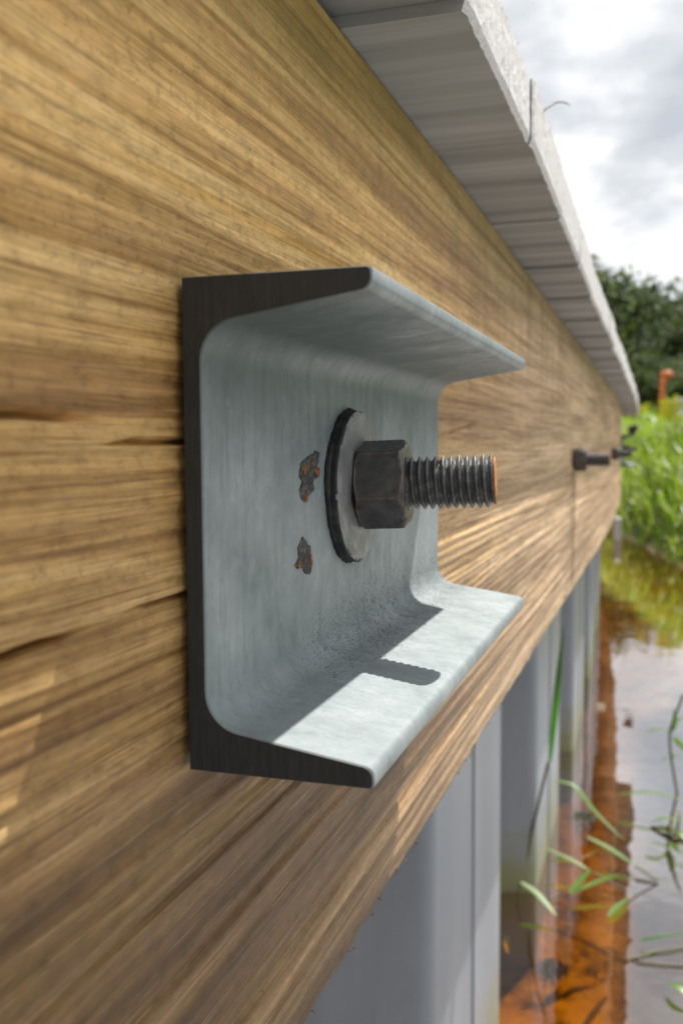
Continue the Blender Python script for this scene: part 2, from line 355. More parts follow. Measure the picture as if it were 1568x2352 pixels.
# ------------------------------------------------------------------ water, lake bed, bank, ground
def water_material():
    m, t, p = mat('tannin_water'); t.nodes.remove(p)
    tr = N(t, 'ShaderNodeBsdfTransparent'); tr.inputs[0].default_value = (.88, .53, .07, 1)
    gl = N(t, 'ShaderNodeBsdfGlossy'); gl.inputs['Roughness'].default_value = .015
    rip = tex(t, 'ShaderNodeTexNoise', 7, coords(t), Detail=3).outputs['Fac']
    bn = bump(t, rip, .06, .02); t.links.new(bn, gl.inputs['Normal'])
    fr = N(t, 'ShaderNodeFresnel'); fr.inputs['IOR'].default_value = 1.33; t.links.new(bn, fr.inputs['Normal'])
    ms = N(t, 'ShaderNodeMixShader'); t.links.new(mth(t, 'MAXIMUM', mth(t, 'MINIMUM', mth(t, 'MULTIPLY', fr.outputs[0], 5.6), .76), mth(t, 'MULTIPLY', fr.outputs[0], .8)), ms.inputs[0])
    t.links.new(tr.outputs[0], ms.inputs[1]); t.links.new(gl.outputs[0], ms.inputs[2])
    t.links.new(ms.outputs[0], t.nodes['Material Output'].inputs[0])
    return m
water = mesh_obj('water', [(-.21, -30, ZW), (60, -30, ZW), (60, 14, ZW), (-1.4, 14, ZW), (-.9, 9, ZW), (-.21, 3, ZW)], [(0, 1, 2, 3, 4, 5)], water_material())
water.data.transform(Matrix.Translation((-.14, 0, 0)))
tag(water, 'still amber water below the timber wall', 'water', kind='structure')
def bed_material():
    m, t, p = mat('silty_bed')
    a = tex(t, 'ShaderNodeTexNoise', 13, coords(t), Detail=7, Roughness=.7).outputs['Fac']
    b = tex(t, 'ShaderNodeTexNoise', 26, coords(t, (1, .6, 1)), Detail=4, Roughness=.6).outputs['Fac']
    col = rampf(t, a, [(.34, (.05, .04, .026)), (.47, (.26, .205, .12)), (.58, (.44, .355, .22)), (.72, (.56, .46, .30))])
    col = mixc(t, rampf(t, b, bw(.58, .68)), col, (.05, .042, .03))
    s = N(t, 'ShaderNodeSeparateXYZ'); t.links.new(coords(t), s.inputs[0]); mr = N(t, 'ShaderNodeMapRange'); mr.inputs[1].default_value = .02; mr.inputs[2].default_value = .08; t.links.new(mth(t, 'SUBTRACT', s.outputs['X'], mth(t, 'MAXIMUM', mth(t, 'MULTIPLY_ADD', s.outputs['Y'], .3, -.8), 0.0)), mr.inputs[0])
    col = mixc(t, mr.outputs[0], col, (.02, .018, .016))   # bed colour blackened farther out, imitating light lost in deep water
    t.links.new(col, p.inputs['Base Color']); p.inputs['Roughness'].default_value = .9
    t.links.new(bump(t, a, .6, .03), p.inputs['Normal'])
    return m
nx, ny = 60, 120
gx = np.concatenate([np.linspace(-1.2, 1.2, 40), np.linspace(1.4, 60, 20)]); gy = np.concatenate([np.linspace(-30, .2, 20), np.linspace(.3, 8, 80), np.linspace(8.5, 16, 20)])
V = [(x, y, ZW-.16+.07*float(vnoise(np.array(x*5), np.array(y*5), 3))+.03*float(vnoise(np.array(x*14), np.array(y*14), 4))) for x in gx for y in gy]
bed = mesh_obj('lake_bed', V, grid_faces(60, 120), bed_material(), smooth=True); tag(bed, kind='structure')

def shore(x): return np.where(x < .25, 6.05-4.9*x, 4.82-1.0*(x-.25)*np.exp(-np.maximum(x-.25, 0)*.6))
def bank_h(x, y):
    s = y-shore(x)+.25*(vnoise(x*3, y*3, 8)-.5)
    a = np.clip((s+.35)/3.2, 0, 1); a = a*a*(3-2*a)*.35+a*.65
    return ZW-.2+.84*a + .02*np.clip(s-3, 0, 40)*.5 + .05*(vnoise(x*2.2, y*2.2, 5)-.5)
def soil_material():
    m, t, p = mat('bank_soil')
    a = tex(t, 'ShaderNodeTexNoise', 2.5, coords(t), Detail=6, Roughness=.65).outputs['Fac']
    col = rampf(t, a, [(.34, (.05, .09, .015)), (.5, (.085, .13, .025)), (.62, (.13, .12, .05)), (.75, (.18, .13, .08))])
    s = N(t, 'ShaderNodeSeparateXYZ'); t.links.new(coords(t), s.inputs[0]); mr = N(t, 'ShaderNodeMapRange'); mr.inputs[1].default_value = -.64; mr.inputs[2].default_value = -.69; t.links.new(s.outputs['Z'], mr.inputs[0])
    col = mixc(t, mr.outputs[0], col, (.42, .33, .19))
    t.links.new(col, p.inputs['Base Color']); p.inputs['Roughness'].default_value = .95
    return m
bx = np.concatenate([np.linspace(-90, -3.2, 18), np.linspace(-3, 3, 61), np.linspace(3.3, 90, 22)])
by = np.concatenate([np.linspace(2.6, 10, 75), np.linspace(10.4, 40, 40), np.linspace(50, 900, 14)])
X, Y = np.meshgrid(bx, by, indexing='ij'); Z = bank_h(X, Y)
Z = np.where(X < -.5+wdx(Y), np.maximum(Z, np.where(Y < 9, -.9, Z)), Z)
bank = mesh_obj('ground', np.stack([X, Y, Z], -1).reshape(-1, 3), grid_faces(len(bx), len(by)), soil_material(), smooth=True); tag(bank, kind='structure')
# made ground behind the wall
ys = np.linspace(-30, 7.5, 60); V = []
for y in ys:
    x1 = float(wdx(y))-.36; V += [(-40, y, .10), (x1, y, .10), (x1, y, -1.3), (-40, y, -1.3)]
fill = mesh_obj('backfill_ground', V, grid_faces(60, 4, True)+[(0, 1, 2, 3)[::-1], tuple(len(V)-4+k for k in range(4))], soil_material()); tag(fill, kind='structure')

# ------------------------------------------------------------------ timber waler
CR = [([(-.20, .0214), (-.0574, .0217), (-.0386, .0219), (-.024, .0219)], .00055, .0042),
      ([(-.031, .0174), (-.0017, .0179), (.06, .0176)], .0006, .0048),
      ([(-.20, -.0152), (-.0591, -.0149), (-.0444, -.0147), (-.0303, -.0144)], .0005, .0042),
      ([(-.0254, -.0142), (-.0159, -.0139), (-.0042, -.0139), (.05, -.0137)], .0005, .0040),
      ([(-.052, .001), (-.0306, .0014), (-.0205, .0011)], .0008, .0012),
      ([(.2387, .0186), (.2725, .022), (.3049, .0246), (.3541, .0278)], .0006, .0015),
      ([(.2684, -.0196), (.3055, -.0159)], .0006, .0012), ([(.4146, .005), (.4749, .0064)], .0008, .0015),
      ([(.40, -.098), (.60, -.092), (.95, -.083)], .0008, .0035), ([(.30, -.060), (.55, -.056)], .0007, .0015)]
ybs = np.concatenate([np.linspace(-1.6, -.13, 12)[:-1], np.linspace(-.13, .42, 200), np.linspace(.425, 1.2, 110), np.linspace(1.22, 8, 90)])
zbs = np.concatenate([np.linspace(ZB, -.03, 170), np.linspace(-.0297, .03, 200), np.linspace(.0306, ZT, 110)])
YY, ZZ = np.meshgrid(ybs, zbs, indexing='ij')
zw_ = ZZ + .004*(vnoise(YY*2.2, ZZ*9, 21)-.5) + .0012*(vnoise(YY*11, ZZ*30, 22)-.5)
rel = .00055*(vnoise(YY*1.6, zw_*330, 1)-.5) + .0008*(vnoise(YY*3, zw_*720, 2)-.5) + .0006*(vnoise(YY*.9, zw_*110, 3)-.5)
rel *= 1 + .55*np.clip((-ZZ-.03)/.08, 0, 1)
gro = vnoise(YY*1.3, zw_*420, 6); rel -= .0011*np.clip((gro-.72)/.2, 0, 1)*(.25+np.clip((-ZZ-.02)/.07, 0, 1))
for pts, wd, dp in CR:
    py = np.array([q[0] for q in pts]); pz = np.array([q[1] for q in pts])
    zc = np.interp(YY, py, pz) + .0006*(vnoise(YY*120, YY*0, 31)-.5)
    fl = min(.016, .45*(py[-1]-py[0])); fade = np.clip((YY-py[0])/fl, 0, 1)*np.clip((py[-1]-YY)/fl, 0, 1)
    rel -= fade*dp*np.exp(-((ZZ-zc)/(wd*(.35+.65*fade)))**2)*(.55+.9*vnoise(YY*90, ZZ*0, 33))
edge = np.clip((ZB+.004-ZZ)/.004, 0, 1); rel -= .0035*edge**2
ragged = (.0022*(vnoise(YY*95, YY*0, 41)-.5)+.0016*(vnoise(YY*310, YY*0, 42)-.5))*np.clip((ZB+.010-ZZ)/.010, 0, 1)
rel = np.minimum(rel, .0009)-.0009
P = np.stack([rel+wdx(YY), YY, ZZ+ragged+wdz(YY)], -1)
V = P.reshape(-1, 3).tolist(); F = [tuple(reversed(f)) for f in grid_faces(len(ybs), len(zbs))]
nb = len(V); nz = len(zbs)
for i, y in enumerate(ybs):
    dx, dz = float(wdx(y)), float(wdz(y)); V += [(-.074+dx, y, ZT+dz), (-.074+dx, y, ZB+dz)]
for i in range(len(ybs)-1):
    a, b = nb+2*i, nb+2*i+2; top0, top1 = i*nz+nz-1, (i+1)*nz+nz-1; bo0, bo1 = i*nz, (i+1)*nz
    F += [(top0, top1, b, a), (bo1, bo0, a+1, b+1), (a, b, b+1, a+1)]
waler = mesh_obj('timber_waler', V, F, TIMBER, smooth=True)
tag(waler, 'long weathered brown timber beam running along the wall behind the bracket', 'beam')
# torn fibres on the lower edge
V = []; F = []
for k in range(60):
    y = random.uniform(.05, 1.1); x = -random.uniform(.0, .004); L = random.uniform(.001, .003)*(1 if k % 7 else 1.8); z0 = ZB+float(wdz(y))+.0012
    d = Vector((random.uniform(-.1, .5), random.choice((-1, 1))*random.uniform(.6, 1.2), -random.uniform(.15, .7))).normalized()
    tv, tf = tube([Vector((x, y, z0)), Vector((x, y, z0))+d*L*.6, Vector((x, y, z0))+d*L+Vector((0, 0, -.0006))], [.00035, .00026, .00005], 4)
    F += [tuple(q+len(V) for q in f) for f in tf]; V += tv
fib = mesh_obj('torn_fibres', V, F, TIMBER, waler); fib['kind'] = 'stuff'

# ------------------------------------------------------------------ cap boards
cap = empty('wooden_cap', (0, 0, ZT)); tag(cap, 'grey weathered boards laid across the wall top, overhanging the timber beam', 'wall cap')
def board(y0, y1, xo, dz, th, seed):
    r = np.random.default_rng(seed); ym = (y0+y1)/2
    nyb, nzb = 36, 9
    dx = .5*float(wdx(ym)); z0 = float(wdz(ym))+dz
    # outer sawn end as a rough grid
    yv = np.linspace(y0, y1, nyb); zv = np.linspace(0, th, nzb)
    A, B = np.meshgrid(yv, zv, indexing='ij')
    rough = .0005*(vnoise(A*330, B*500, seed)-.5)+.0004*(vnoise(A*900, B*1500, seed+1)-.5)
    slant = (A-ym)*r.uniform(-.008, .008)
    Xo = xo+dx+rough+slant
    Xo[:, 0] -= .0012; Xo[0, :] -= .0008; Xo[-1, :] -= .0008
    Zt = B.copy(); Zt[:, -1] += .0009*(vnoise(yv*260, yv*0, seed+2)-.3)+.0008*(vnoise(yv*700, yv*0, seed+4)-.5)
    V = np.stack([Xo, A, ZT+z0+Zt+.0006], -1).reshape(-1, 3).tolist()
    F = [tuple(f) for f in grid_faces(nyb, nzb)]
    n0 = len(V); xi = dx-.37
    for y in yv: V += [(xi, y, ZT+z0+.0006), (xi, y, ZT+z0+th)]
    FB = []
    for i in range(nyb-1):
        a, b = n0+2*i, n0+2*i+2
        FB += [(i*nzb, (i+1)*nzb, b, a), ((i+1)*nzb+nzb-1, i*nzb+nzb-1, a+1, b+1), (a, b, b+1, a+1)]
    for i in (0, nyb-1):
        loop = [i*nzb+k for k in range(nzb)]+[n0+2*i+1, n0+2*i]
        FB.append(tuple(loop if i == 0 else loop[::-1]))
    o = mesh_obj('board', V, F+FB, BOARD, cap); o.data.materials.append(SAWN)
    o.data.transform(Matrix.Translation((0, 0, -ZT)))
    for q in o.data.polygons[:len(F)]: q.material_index = 1
    bm = bmesh.new(); bm.from_mesh(o.data); bmesh.ops.recalc_face_normals(bm, faces=bm.faces); bm.to_mesh(o.data); bm.free()
    # frayed fibres standing on the sawn upper edge
    V = []; F = []
    for k in range(r.integers(10, 24)):
        y = r.uniform(y0+.004, y1-.004); L = r.uniform(.0006, .0020)*(1 if r.random() < .85 else 2)
        p0 = Vector((xo+dx-.0012, y, z0+th-.0003)); d = Vector((r.uniform(.1, 1.0), r.uniform(-.8, .8), r.uniform(.3, 1))).normalized()
        tv, tf = tube([p0, p0+d*L*.6, p0+d*L+Vector((.0005, 0, 0))], [.0003, .00022, .00006], 4)
        F += [tuple(q+len(V) for q in f) for f in tf]; V += tv
    fo = mesh_obj('frayed_fibres', V, F, SAWN, o); fo['kind'] = 'stuff'
    return o
joints = [-.03-.1405*k for k in range(9, 0, -1)]+[-.0300, .1100, .2470, .3895, .5350, .6800]
y = .68
while y < 4.2: y += .1415; joints.append(y)
xos = {.11: .0385, .247: .0397, .3895: .0382, .535: .0378, -.03: .0385}
bl = {}
for k in range(len(joints)-1):
    a, b = joints[k], joints[k+1]
    xo = xos.get(round(a, 4), .0372+random.uniform(-.0012, .0014))
    dz = .0036 if a < .1 else random.uniform(-.0002, .0003)
    if abs(a-.11) < 1e-6: dz = 0
    bl[round(a, 4)] = board(a+.0002, b-.0002, xo, dz, .0255 if a < .2 else .0272, 100+k)
tv, tf = tube(smooth_path([(.0385, .286, .0265), (.042, .286, .0285), (.046, .2865, .0305), (.0495, .287, .0300), (.0515, .287, .0285)], 12), [.0006]*9+[.0005, .0004, .0002], 5)
sp = mesh_obj('splinter', tv, tf, SAWN, bl[.247]); sp['label'] = 'curled splinter standing out from the sawn board end'

# ------------------------------------------------------------------ steel channel bracket
H2, FWD, TW, LB = .0508, .0400, .0041, .2218
def channel_profile(inset=0.0):
    h, f, tw = H2-inset, FWD-inset, TW-inset
    sl = .167; tip = .0046-inset*1.6
    half = [(0+inset, -h), (f-.0008, -h), (f-.0002, -h+.0002), (f, -h+.0008)]
    # rounded inner tip corner
    r = .0022; zt0 = -h+tip
    for a in np.linspace(0, 80, 6): half.append((f-r+r*math.cos(R(a)), zt0-r+r*math.sin(R(a))))
    # fillet to web
    rf = .0085; xs = tw+rf
    zc = -h+tip+sl*(f-r-xs)+rf*math.cos(math.atan(sl))-.0001
    cxx = tw+rf
    for a in np.linspace(270-math.degrees(math.atan(sl)), 180, 11): half.append((cxx+rf*math.cos(R(a)), zc+rf*math.sin(R(a))))
    n = 14; z0 = half[-1][1]
    mid = [(tw, z0+(-2*z0)*k/n) for k in range(1, n)]
    return half+mid+[(x, -z) for x, z in reversed(half)]
def make_bracket():
    root = empty('channel_bracket')
    pr, pi = channel_profile(), channel_profile(.0005)
    stations = [(0.0, pi), (.0005, pr)]+[(LB*k/24, pr) for k in range(1, 24)]+[(LB-.0006, pr), (LB, pi)]
    V = []
    for y, q in stations: V += [(x+.0006, y, z) for x, z in q]
    n = len(pr); F = grid_faces(len(stations), n, True)
    F.append(tuple(len(V)-n+k for k in range(n)))
    body = mesh_obj('channel', V, F, GALV, root)
    bm = bmesh.new(); bm.from_mesh(body.data); bmesh.ops.recalc_face_normals(bm, faces=bm.faces); bm.to_mesh(body.data); bm.free()
    for q in body.data.polygons: q.use_smooth = True
    body.data.set_sharp_from_angle(angle=R(32))
    V = [(x+.0006, -.0002, z) for x, z in channel_profile(.0003)]; m = len(V); V += [(x, .0012, z) for x, _, z in V]
    F = [tuple(range(m))]+[(k, (k+1) % m, m+(k+1) % m, m+k) for k in range(m)]
    ce = mesh_obj('cut_end', V, F, CUT, root)
    bm = bmesh.new(); bm.from_mesh(ce.data); bmesh.ops.triangulate(bm, faces=[f for f in bm.faces if len(f.verts) > 4]); bmesh.ops.recalc_face_normals(bm, faces=bm.faces); bm.to_mesh(ce.data); bm.free()
    ce['label'] = 'blackened saw-cut end of the channel'
    return root
bracket = make_bracket()
tag(bracket, 'large galvanised steel channel bracket bolted to the timber beam in the foreground', 'bracket')
def flake(yc, zc, outline, c0, ky, kz, seed, rusts):
    r = np.random.default_rng(seed); xw = TW+.0006
    pts = [(yc+(x-c0[0])*ky, zc-(y-c0[1])*kz) for x, y in outline]; ring = []
    for (a, b), (c, d) in zip(pts, pts[1:]+pts[:1]):
        for q in (0, .33, .66): ring.append((a+(c-a)*q+r.normal()*.00022, b+(d-b)*q+r.normal()*.00016))
    n = len(ring); V = [(xw+.00030, yc, zc)]+[(xw+.0002+.0003*r.random(), yc+(y-yc)*.62, zc+(z-zc)*.62) for y, z in ring]+[(xw+.00016+.0003*r.random(), y, z) for y, z in ring]+[(xw-.0004, y, z) for y, z in ring]
    F = [(0, 1+k, 1+(k+1) % n) for k in range(n)]
    for q in (1, 1+n): F += [(q+k, q+n+k, q+n+(k+1) % n, q+(k+1) % n) for k in range(n)]
    o = mesh_obj('rust_patch', V, F, FLAKE, bracket); o['label'] = 'flaked patch of dark zinc with orange rust'
    for (x, y, a, b) in rusts:
        m = 14; cy, cz = yc+(x-c0[0])*ky, zc-(y-c0[1])*kz; V = [(xw+.00075, cy, cz)]
        for k in range(m):
            q = r.uniform(.55, 1.3); an = 2*math.pi*k/m; V.append((xw+.00045, cy+a*q*math.cos(an), cz+b*q*math.sin(an)))
        mesh_obj('rust_spot', V, [(0, 1+k, 1+(k+1) % m) for k in range(m)], FLAKER, o)
flake(.0637, .0086, [(560, 880), (585, 858), (605, 848), (620, 828), (636, 840), (636, 880), (618, 900), (640, 905), (634, 945), (610, 952), (606, 975), (613, 1000), (592, 1018), (576, 1046), (560, 1030), (553, 992), (566, 962), (552, 930)], (597, 937), .000184, .000062, 5,
      [(571, 905, .0016, .0014), (624, 918, .0022, .0018), (578, 1028, .0018, .0010)])
flake(.0590, -.0123, [(565, 98), (579, 125), (591, 150), (600, 195), (604, 225), (590, 264), (572, 256), (561, 225), (541, 222), (533, 206), (548, 180), (545, 140)], (572, 182), .000184, .000062, 9,
      [(546, 208, .0014, .0012), (594, 214, .0012, .0018)])

# ------------------------------------------------------------------ bolts
def thread_mesh():
    x0, x1, pt = -.004, .0478, .00231; ns, na = 290, 40
    V = []
    for i in range(ns):
        x = x0+(x1-x0)*i/(ns-1)
        for k in range(na):
            ph = (x/pt - k/na) % 1.0; tri = abs(2*ph-1)              # 1 at crest
            tri = min(max((tri-.10)/.80, 0), 1)
            r = .00630+.00160*tri
            r += .00003*math.sin(k*3.1+i*.7)*math.sin(i*.31)
            r -= max(0, (x-(x1-.0009)))*1.1
            a = 2*math.pi*k/na; V.append((x, r*math.cos(a), r*math.sin(a)))
    F = grid_faces(ns, na, True)
    return V, F
def make_bolt():
    root = empty('anchor_bolt')
    V, F = thread_mesh(); o = mesh_obj('threaded_rod', V, F, THREADM, root, True)
    # rusty sawn end, slightly domed
    na = 40; V = [(.0481, 0, 0)]
    for rr, xx in ((.004, .0480), (.0071, .0478), (.0062, .0472)):
        for k in range(na):
            a = 2*math.pi*k/na; V.append((xx+.00012*math.sin(k*2.7+rr*3000), rr*math.cos(a), rr*math.sin(a)))
    F = [(0, 1+k, 1+(k+1) % na) for k in range(na)]
    for s in (1, 1+na): F += [(s+k, s+na+k, s+na+(k+1) % na, s+(k+1) % na) for k in range(na)]
    e = mesh_obj('rod_end', V, F, RUST, root, True); e['label'] = 'rusty orange sawn end of the rod'
    # nut: hexagon cut by chamfer cones at both ends
    ap, xn0, xn1 = .0119, .0081, .0226; na = 96; prof = [0, .0003, .0008, .0014, .0022, .0035, .5, 1]
    th = xn1-xn0; xs = sorted(set([d for d in prof[:6]]+[th/2]+[th-d for d in prof[:6]]))
    V = []
    for x in xs:
        d0, d1 = x, th-x
        for k in range(na):
            a = 2*math.pi*k/na; hx = ap/math.cos((a % (math.pi/3))-math.pi/6)
            hx = min(hx, ap*1.135)
            lim = min(ap*.965+d1*1.35, ap*1.0+d0*1.6+.0002)
            V.append((xn0+x, min(hx, lim)*math.cos(a), min(hx, lim)*math.sin(a)))
    F = grid_faces(len(xs), na, True); b0 = len(V)
    for rr, dxx in ((.0086, .0), (.0077, -.0006), (.0068, -.0012)):
        for k in range(na):
            a = 2*math.pi*k/na; V.append((xn1+dxx, rr*math.cos(a), rr*math.sin(a)))
    last = b0-na
    for s0, s1 in ((last, b0), (b0, b0+na), (b0+na, b0+2*na)):
        F += [(s0+k, s0+(k+1) % na, s1+(k+1) % na, s1+k) for k in range(na)]
    F.append(tuple(range(na)))
    nut = mesh_obj('hex_nut', V, F, NUTM, root)
    nut.data.transform(Matrix.Rotation(R(180-44+60), 4, 'X'))
    for q in nut.data.polygons: q.use_smooth = True
    nut.data.set_sharp_from_angle(angle=R(24))
    return root
def add_washer(root):
    na = 96; ro, ri, t0, t1 = .0224, .0088, .0002, .0036
    prof = [(t0, ri), (t0, ro-.0003), (t0+.0003, ro), (t1-.0007, ro+.00012), (t1-.0002, ro-.0002), (t1, ro-.0009), (t1+.0001, .0165), (t1+.00035, .0150), (t1+.0004, .0135), (t1+.0003, ri), (t0, ri)]
    V = []
    for i, (x, r) in enumerate(prof):
        for k in range(na):
            a = 2*math.pi*k/na; w = .00022*math.sin(a*3+1)+.00016*math.sin(a*11+.4)+.0001*math.sin(a*23)
            V.append((x+.0046, (r+(w if r > .02 else 0))*math.cos(a), (r+(w if r > .02 else 0))*math.sin(a)))
    o = mesh_obj('washer', V, grid_faces(len(prof), na, True), WASHM, root); o.data.materials.append(WEDGE)
    bm = bmesh.new(); bm.from_mesh(o.data); bmesh.ops.recalc_face_normals(bm, faces=bm.faces); bm.to_mesh(o.data); bm.free()
    for q in o.data.polygons:
        q.use_smooth = True
        c = q.center; rr = math.hypot(c.y, c.z)
        if rr > ro-.0004 : q.material_index = 1
    o.data.set_sharp_from_angle(angle=R(28))
    # burr of rubbery coating squeezed out round the rim
    V = []; n = 120
    for k in range(n):
        a = 2*math.pi*k/n; b = .0005+.0011*max(0, math.sin(a*2.5+.6))**3+.0005*random.random()
        V += [(.0045, (ro-.0004)*math.cos(a), (ro-.0004)*math.sin(a)), (.0049, (ro+b)*math.cos(a), (ro+b)*math.sin(a)), (.0062, (ro+b*.25)*math.cos(a), (ro+b*.25)*math.sin(a))]
    F = []
    for k in range(n):
        a, b = 3*k, 3*((k+1) % n); F += [(a, a+1, b+1, b), (a+1, a+2, b+2, b+1)]
    mesh_obj('rim_burr', V, F, WEDGE, o, True)
def copy_tree(o, parent=None):
    c = o.copy(); C.objects.link(c); c.parent = parent
    for ch in list(o.children): copy_tree(ch, c)
    return c
bolt2 = make_bolt(); bolt1 = copy_tree(bolt2); bolt3 = copy_tree(bolt2); bolt4 = copy_tree(bolt2)
add_washer(bolt1)
bolt1.location = (0, .099, .0044)
for ch in bolt1.children:
    if not ch.name.startswith('washer'): ch.rotation_euler = (0, -R(2.0), R(6.0))
tag(bolt1, 'threaded bolt with black hex nut and round washer through the foreground bracket', 'bolt', 'bolts along the timber beam')
bolt2.location = (-.0082, .968, -.0035)
tag(bolt2, 'blurred bolt with hex nut on bare timber, first one beyond the bracket', 'bolt', 'bolts along the timber beam')
bolt3.location = (-.0082+float(wdx(1.95)), 1.95, -.0085)
tag(bolt3, 'small blurred bolt near the far bend of the beam, in front of the far bracket', 'bolt', 'bolts along the timber beam')
br2 = copy_tree(bracket); br2.location = (float(wdx(3.2)), 3.1, -.012)
for ch in list(br2.children):
    if ch.name.startswith('rust'):
        for g in list(ch.children): bpy.data.objects.remove(g)
        bpy.data.objects.remove(ch)
tag(br2, 'tiny dark channel bracket at the far bend of the wall against green bank', 'bracket')
bolt4.location = (float(wdx(3.2)), 3.20, -.008)
tag(bolt4, 'farthest bolt, held in the tiny bracket at the bend', 'bolt', 'bolts along the timber beam')
tv, tf = tube([(.0012, .962, -.015), (.0013, .9615, -.03), (.0009, .958, -.07), (.0006, .953, -.115), (.0006, .952, -.140)], .0008, 6)
wire = mesh_obj('hanging_wire', tv, tf, simple('wire', (.30, .22, .15), .6)); tag(wire, 'thin brown line hanging down the timber below the second bolt', 'wire')

# ------------------------------------------------------------------ vinyl sheet piles
piles = empty('sheet_pile_wall', (-.078, 0, ZW)); tag(piles, 'grey corrugated vinyl sheet piles standing in the water under the beam', 'retaining wall')
XP, PIT, FL = -.078, .72, .37
def rounded(pts, r, n=6):
    out = [pts[0]]
    for a, b, c in zip(pts, pts[1:], pts[2:]):
        a, b, c = Vector(a), Vector(b), Vector(c); u = (a-b).normalized(); v = (c-b).normalized()
        ang = u.angle(v); d = min(r/math.tan(ang/2), .45*min((a-b).length, (c-b).length))
        p0, p1 = b+u*d, b+v*d
        for k in range(n+1):
            t = k/n; out.append(tuple((1-t)**2*p0+2*t*(1-t)*b+t*t*p1))
    out.append(pts[-1]); return out
def pile_mesh():
    dp = .25; ypts = [(-dp, -PIT/2+.0015), (-dp, -FL/2-.080), (0, -FL/2), (0, FL/2), (-dp, FL/2+.080), (-dp, PIT/2-.0015)]
    pr = rounded(ypts, .022); n = len(pr)
    outl = []
    for i in range(n):
        a = Vector(pr[max(i-1, 0)]); b = Vector(pr[min(i+1, n-1)]); t = (b-a).normalized(); nm = Vector((-t.y, t.x))
        outl.append((Vector(pr[i]), Vector(pr[i])+nm*.008))
    V = []; zs = [-1.5+ZW*0, -1.0, -.6, -.3, .09]
    for z in zs:
        for a, b in outl: V.append((a.x, a.y, z))
    nn = len(V)
    for z in zs:
        for a, b in outl: V.append((b.x, b.y, z))
    F = grid_faces(len(zs), n)+[tuple(reversed(f)) for f in grid_faces(len(zs), n, off=nn)]
    k = len(zs)-1
    F += [(k*n+i, k*n+i+1, nn+k*n+i+1, nn+k*n+i) for i in range(n-1)]
    return V, F
PV, PF = pile_mesh(); pm = None; ribm = None
for k in range(-3, 10):
    yc = .767+PIT*k
    if pm is None:
        o = mesh_obj('sheet_pile', PV, PF, VINYL, piles, True); pm = o.data
        bm = bmesh.new(); bm.from_mesh(pm); bmesh.ops.recalc_face_normals(bm, faces=bm.faces); bm.to_mesh(pm); bm.free()
        bm = bmesh.new(); box_bm(bm, -.002, .0018, -.008, .004, -1.5, .088, .0008); rb = bm_obj('interlock_rib', bm, VINYL, o); ribm = rb.data
    else:
        o = bpy.data.objects.new('sheet_pile', pm); C.objects.link(o); o.parent = piles
        rb = bpy.data.objects.new('interlock_rib', ribm); C.objects.link(rb); rb.parent = o
    o.location = (float(wdx(yc)), yc, -ZW)
    o.rotation_euler.z = math.atan(max(0, yc-1.5)/54)

# ------------------------------------------------------------------ plants in the water
WLEAF = leaf_material('water_weed_leaf', [(.08, .17, .025), (.14, .26, .05), (.19, .30, .09)], .45, .32)
BLADE = leaf_material('grass_blade', [(.035, .12, .012), (.06, .18, .02)], .5, .35)
STEMM = simple('weed_stem', (.14, .13, .05), .5)
MOSS = leaf_material('algae', [(.06, .07, .05), (.10, .12, .08), (.16, .17, .12)], .2, .7)
def leaf_strip(path, width, n=12, cup=.18, upv=None):
    ps = smooth_path(path, n); V = []; F = []
    upv = Vector(upv) if upv else Vector((0, 0, 1))
    for i, p in enumerate(ps):
        t = (ps[min(i+1, n-1)]-ps[max(i-1, 0)]).normalized(); s = t.cross(upv)
        s = s.normalized() if s.length > 1e-4 else t.orthogonal().normalized()
        u = i/(n-1); w = .9*width*max(.05, math.sin(math.pi*min(1, .10+.9*u))**.7)
        nn = s.cross(t).normalized()
        V += [p-s*w+nn*w*cup, p, p+s*w+nn*w*cup]
    for i in range(n-1):
        for k in (0, 1): F.append((3*i+k, 3*i+k+1, 3*i+k+4, 3*i+k+3))
    return V, F
def plant(name, label, leaves, stems, cat='water plant', lm=None, group=None):
    allp = [p for q in stems for p in q[0]] or [p for q in leaves for p in q[0]]
    b = min(allp, key=lambda p: p[2]); root = empty(name, b); tag(root, label, cat, group)
    inv = Matrix.Translation(-Vector(b))
    for pth, w, *u in leaves:
        V, F = leaf_strip(pth, w, upv=u[0] if u else None); o = mesh_obj('leaf', V, F, lm or WLEAF, root, True); o.data.transform(inv)
    for pth, r in stems:
        V, F = tube(smooth_path(pth, 14), r, 6); o = mesh_obj('stem', V, F, STEMM, root, True); o.data.transform(inv)
    return root
CAMV = (.2, -1, .3)
plant('tall_grass_blade', 'tall dark green grass blade leaning across the sheet piles', [([(-.058, 1.30, -.47), (-.052, 1.30, -.40), (-.047, 1.30, -.34), (-.040, 1.30, -.26)], .0052, CAMV)],
      [([(-.095, 1.30, -.70), (-.090, 1.30, -.62), (-.073, 1.30, -.53), (-.060, 1.30, -.47)], .0022)], 'grass', BLADE)
plant('arching_weed', 'long pale green weed leaf arching from the second pile over the water', [([(-.096, 1.575, -.61), (-.083, 1.60, -.605), (-.043, 1.60, -.612), (-.005, 1.57, -.644), (.047, 1.534, -.676)], .0062)],
      [([(-.10, 1.58, -.72), (-.10, 1.578, -.66), (-.096, 1.575, -.61)], .002)])
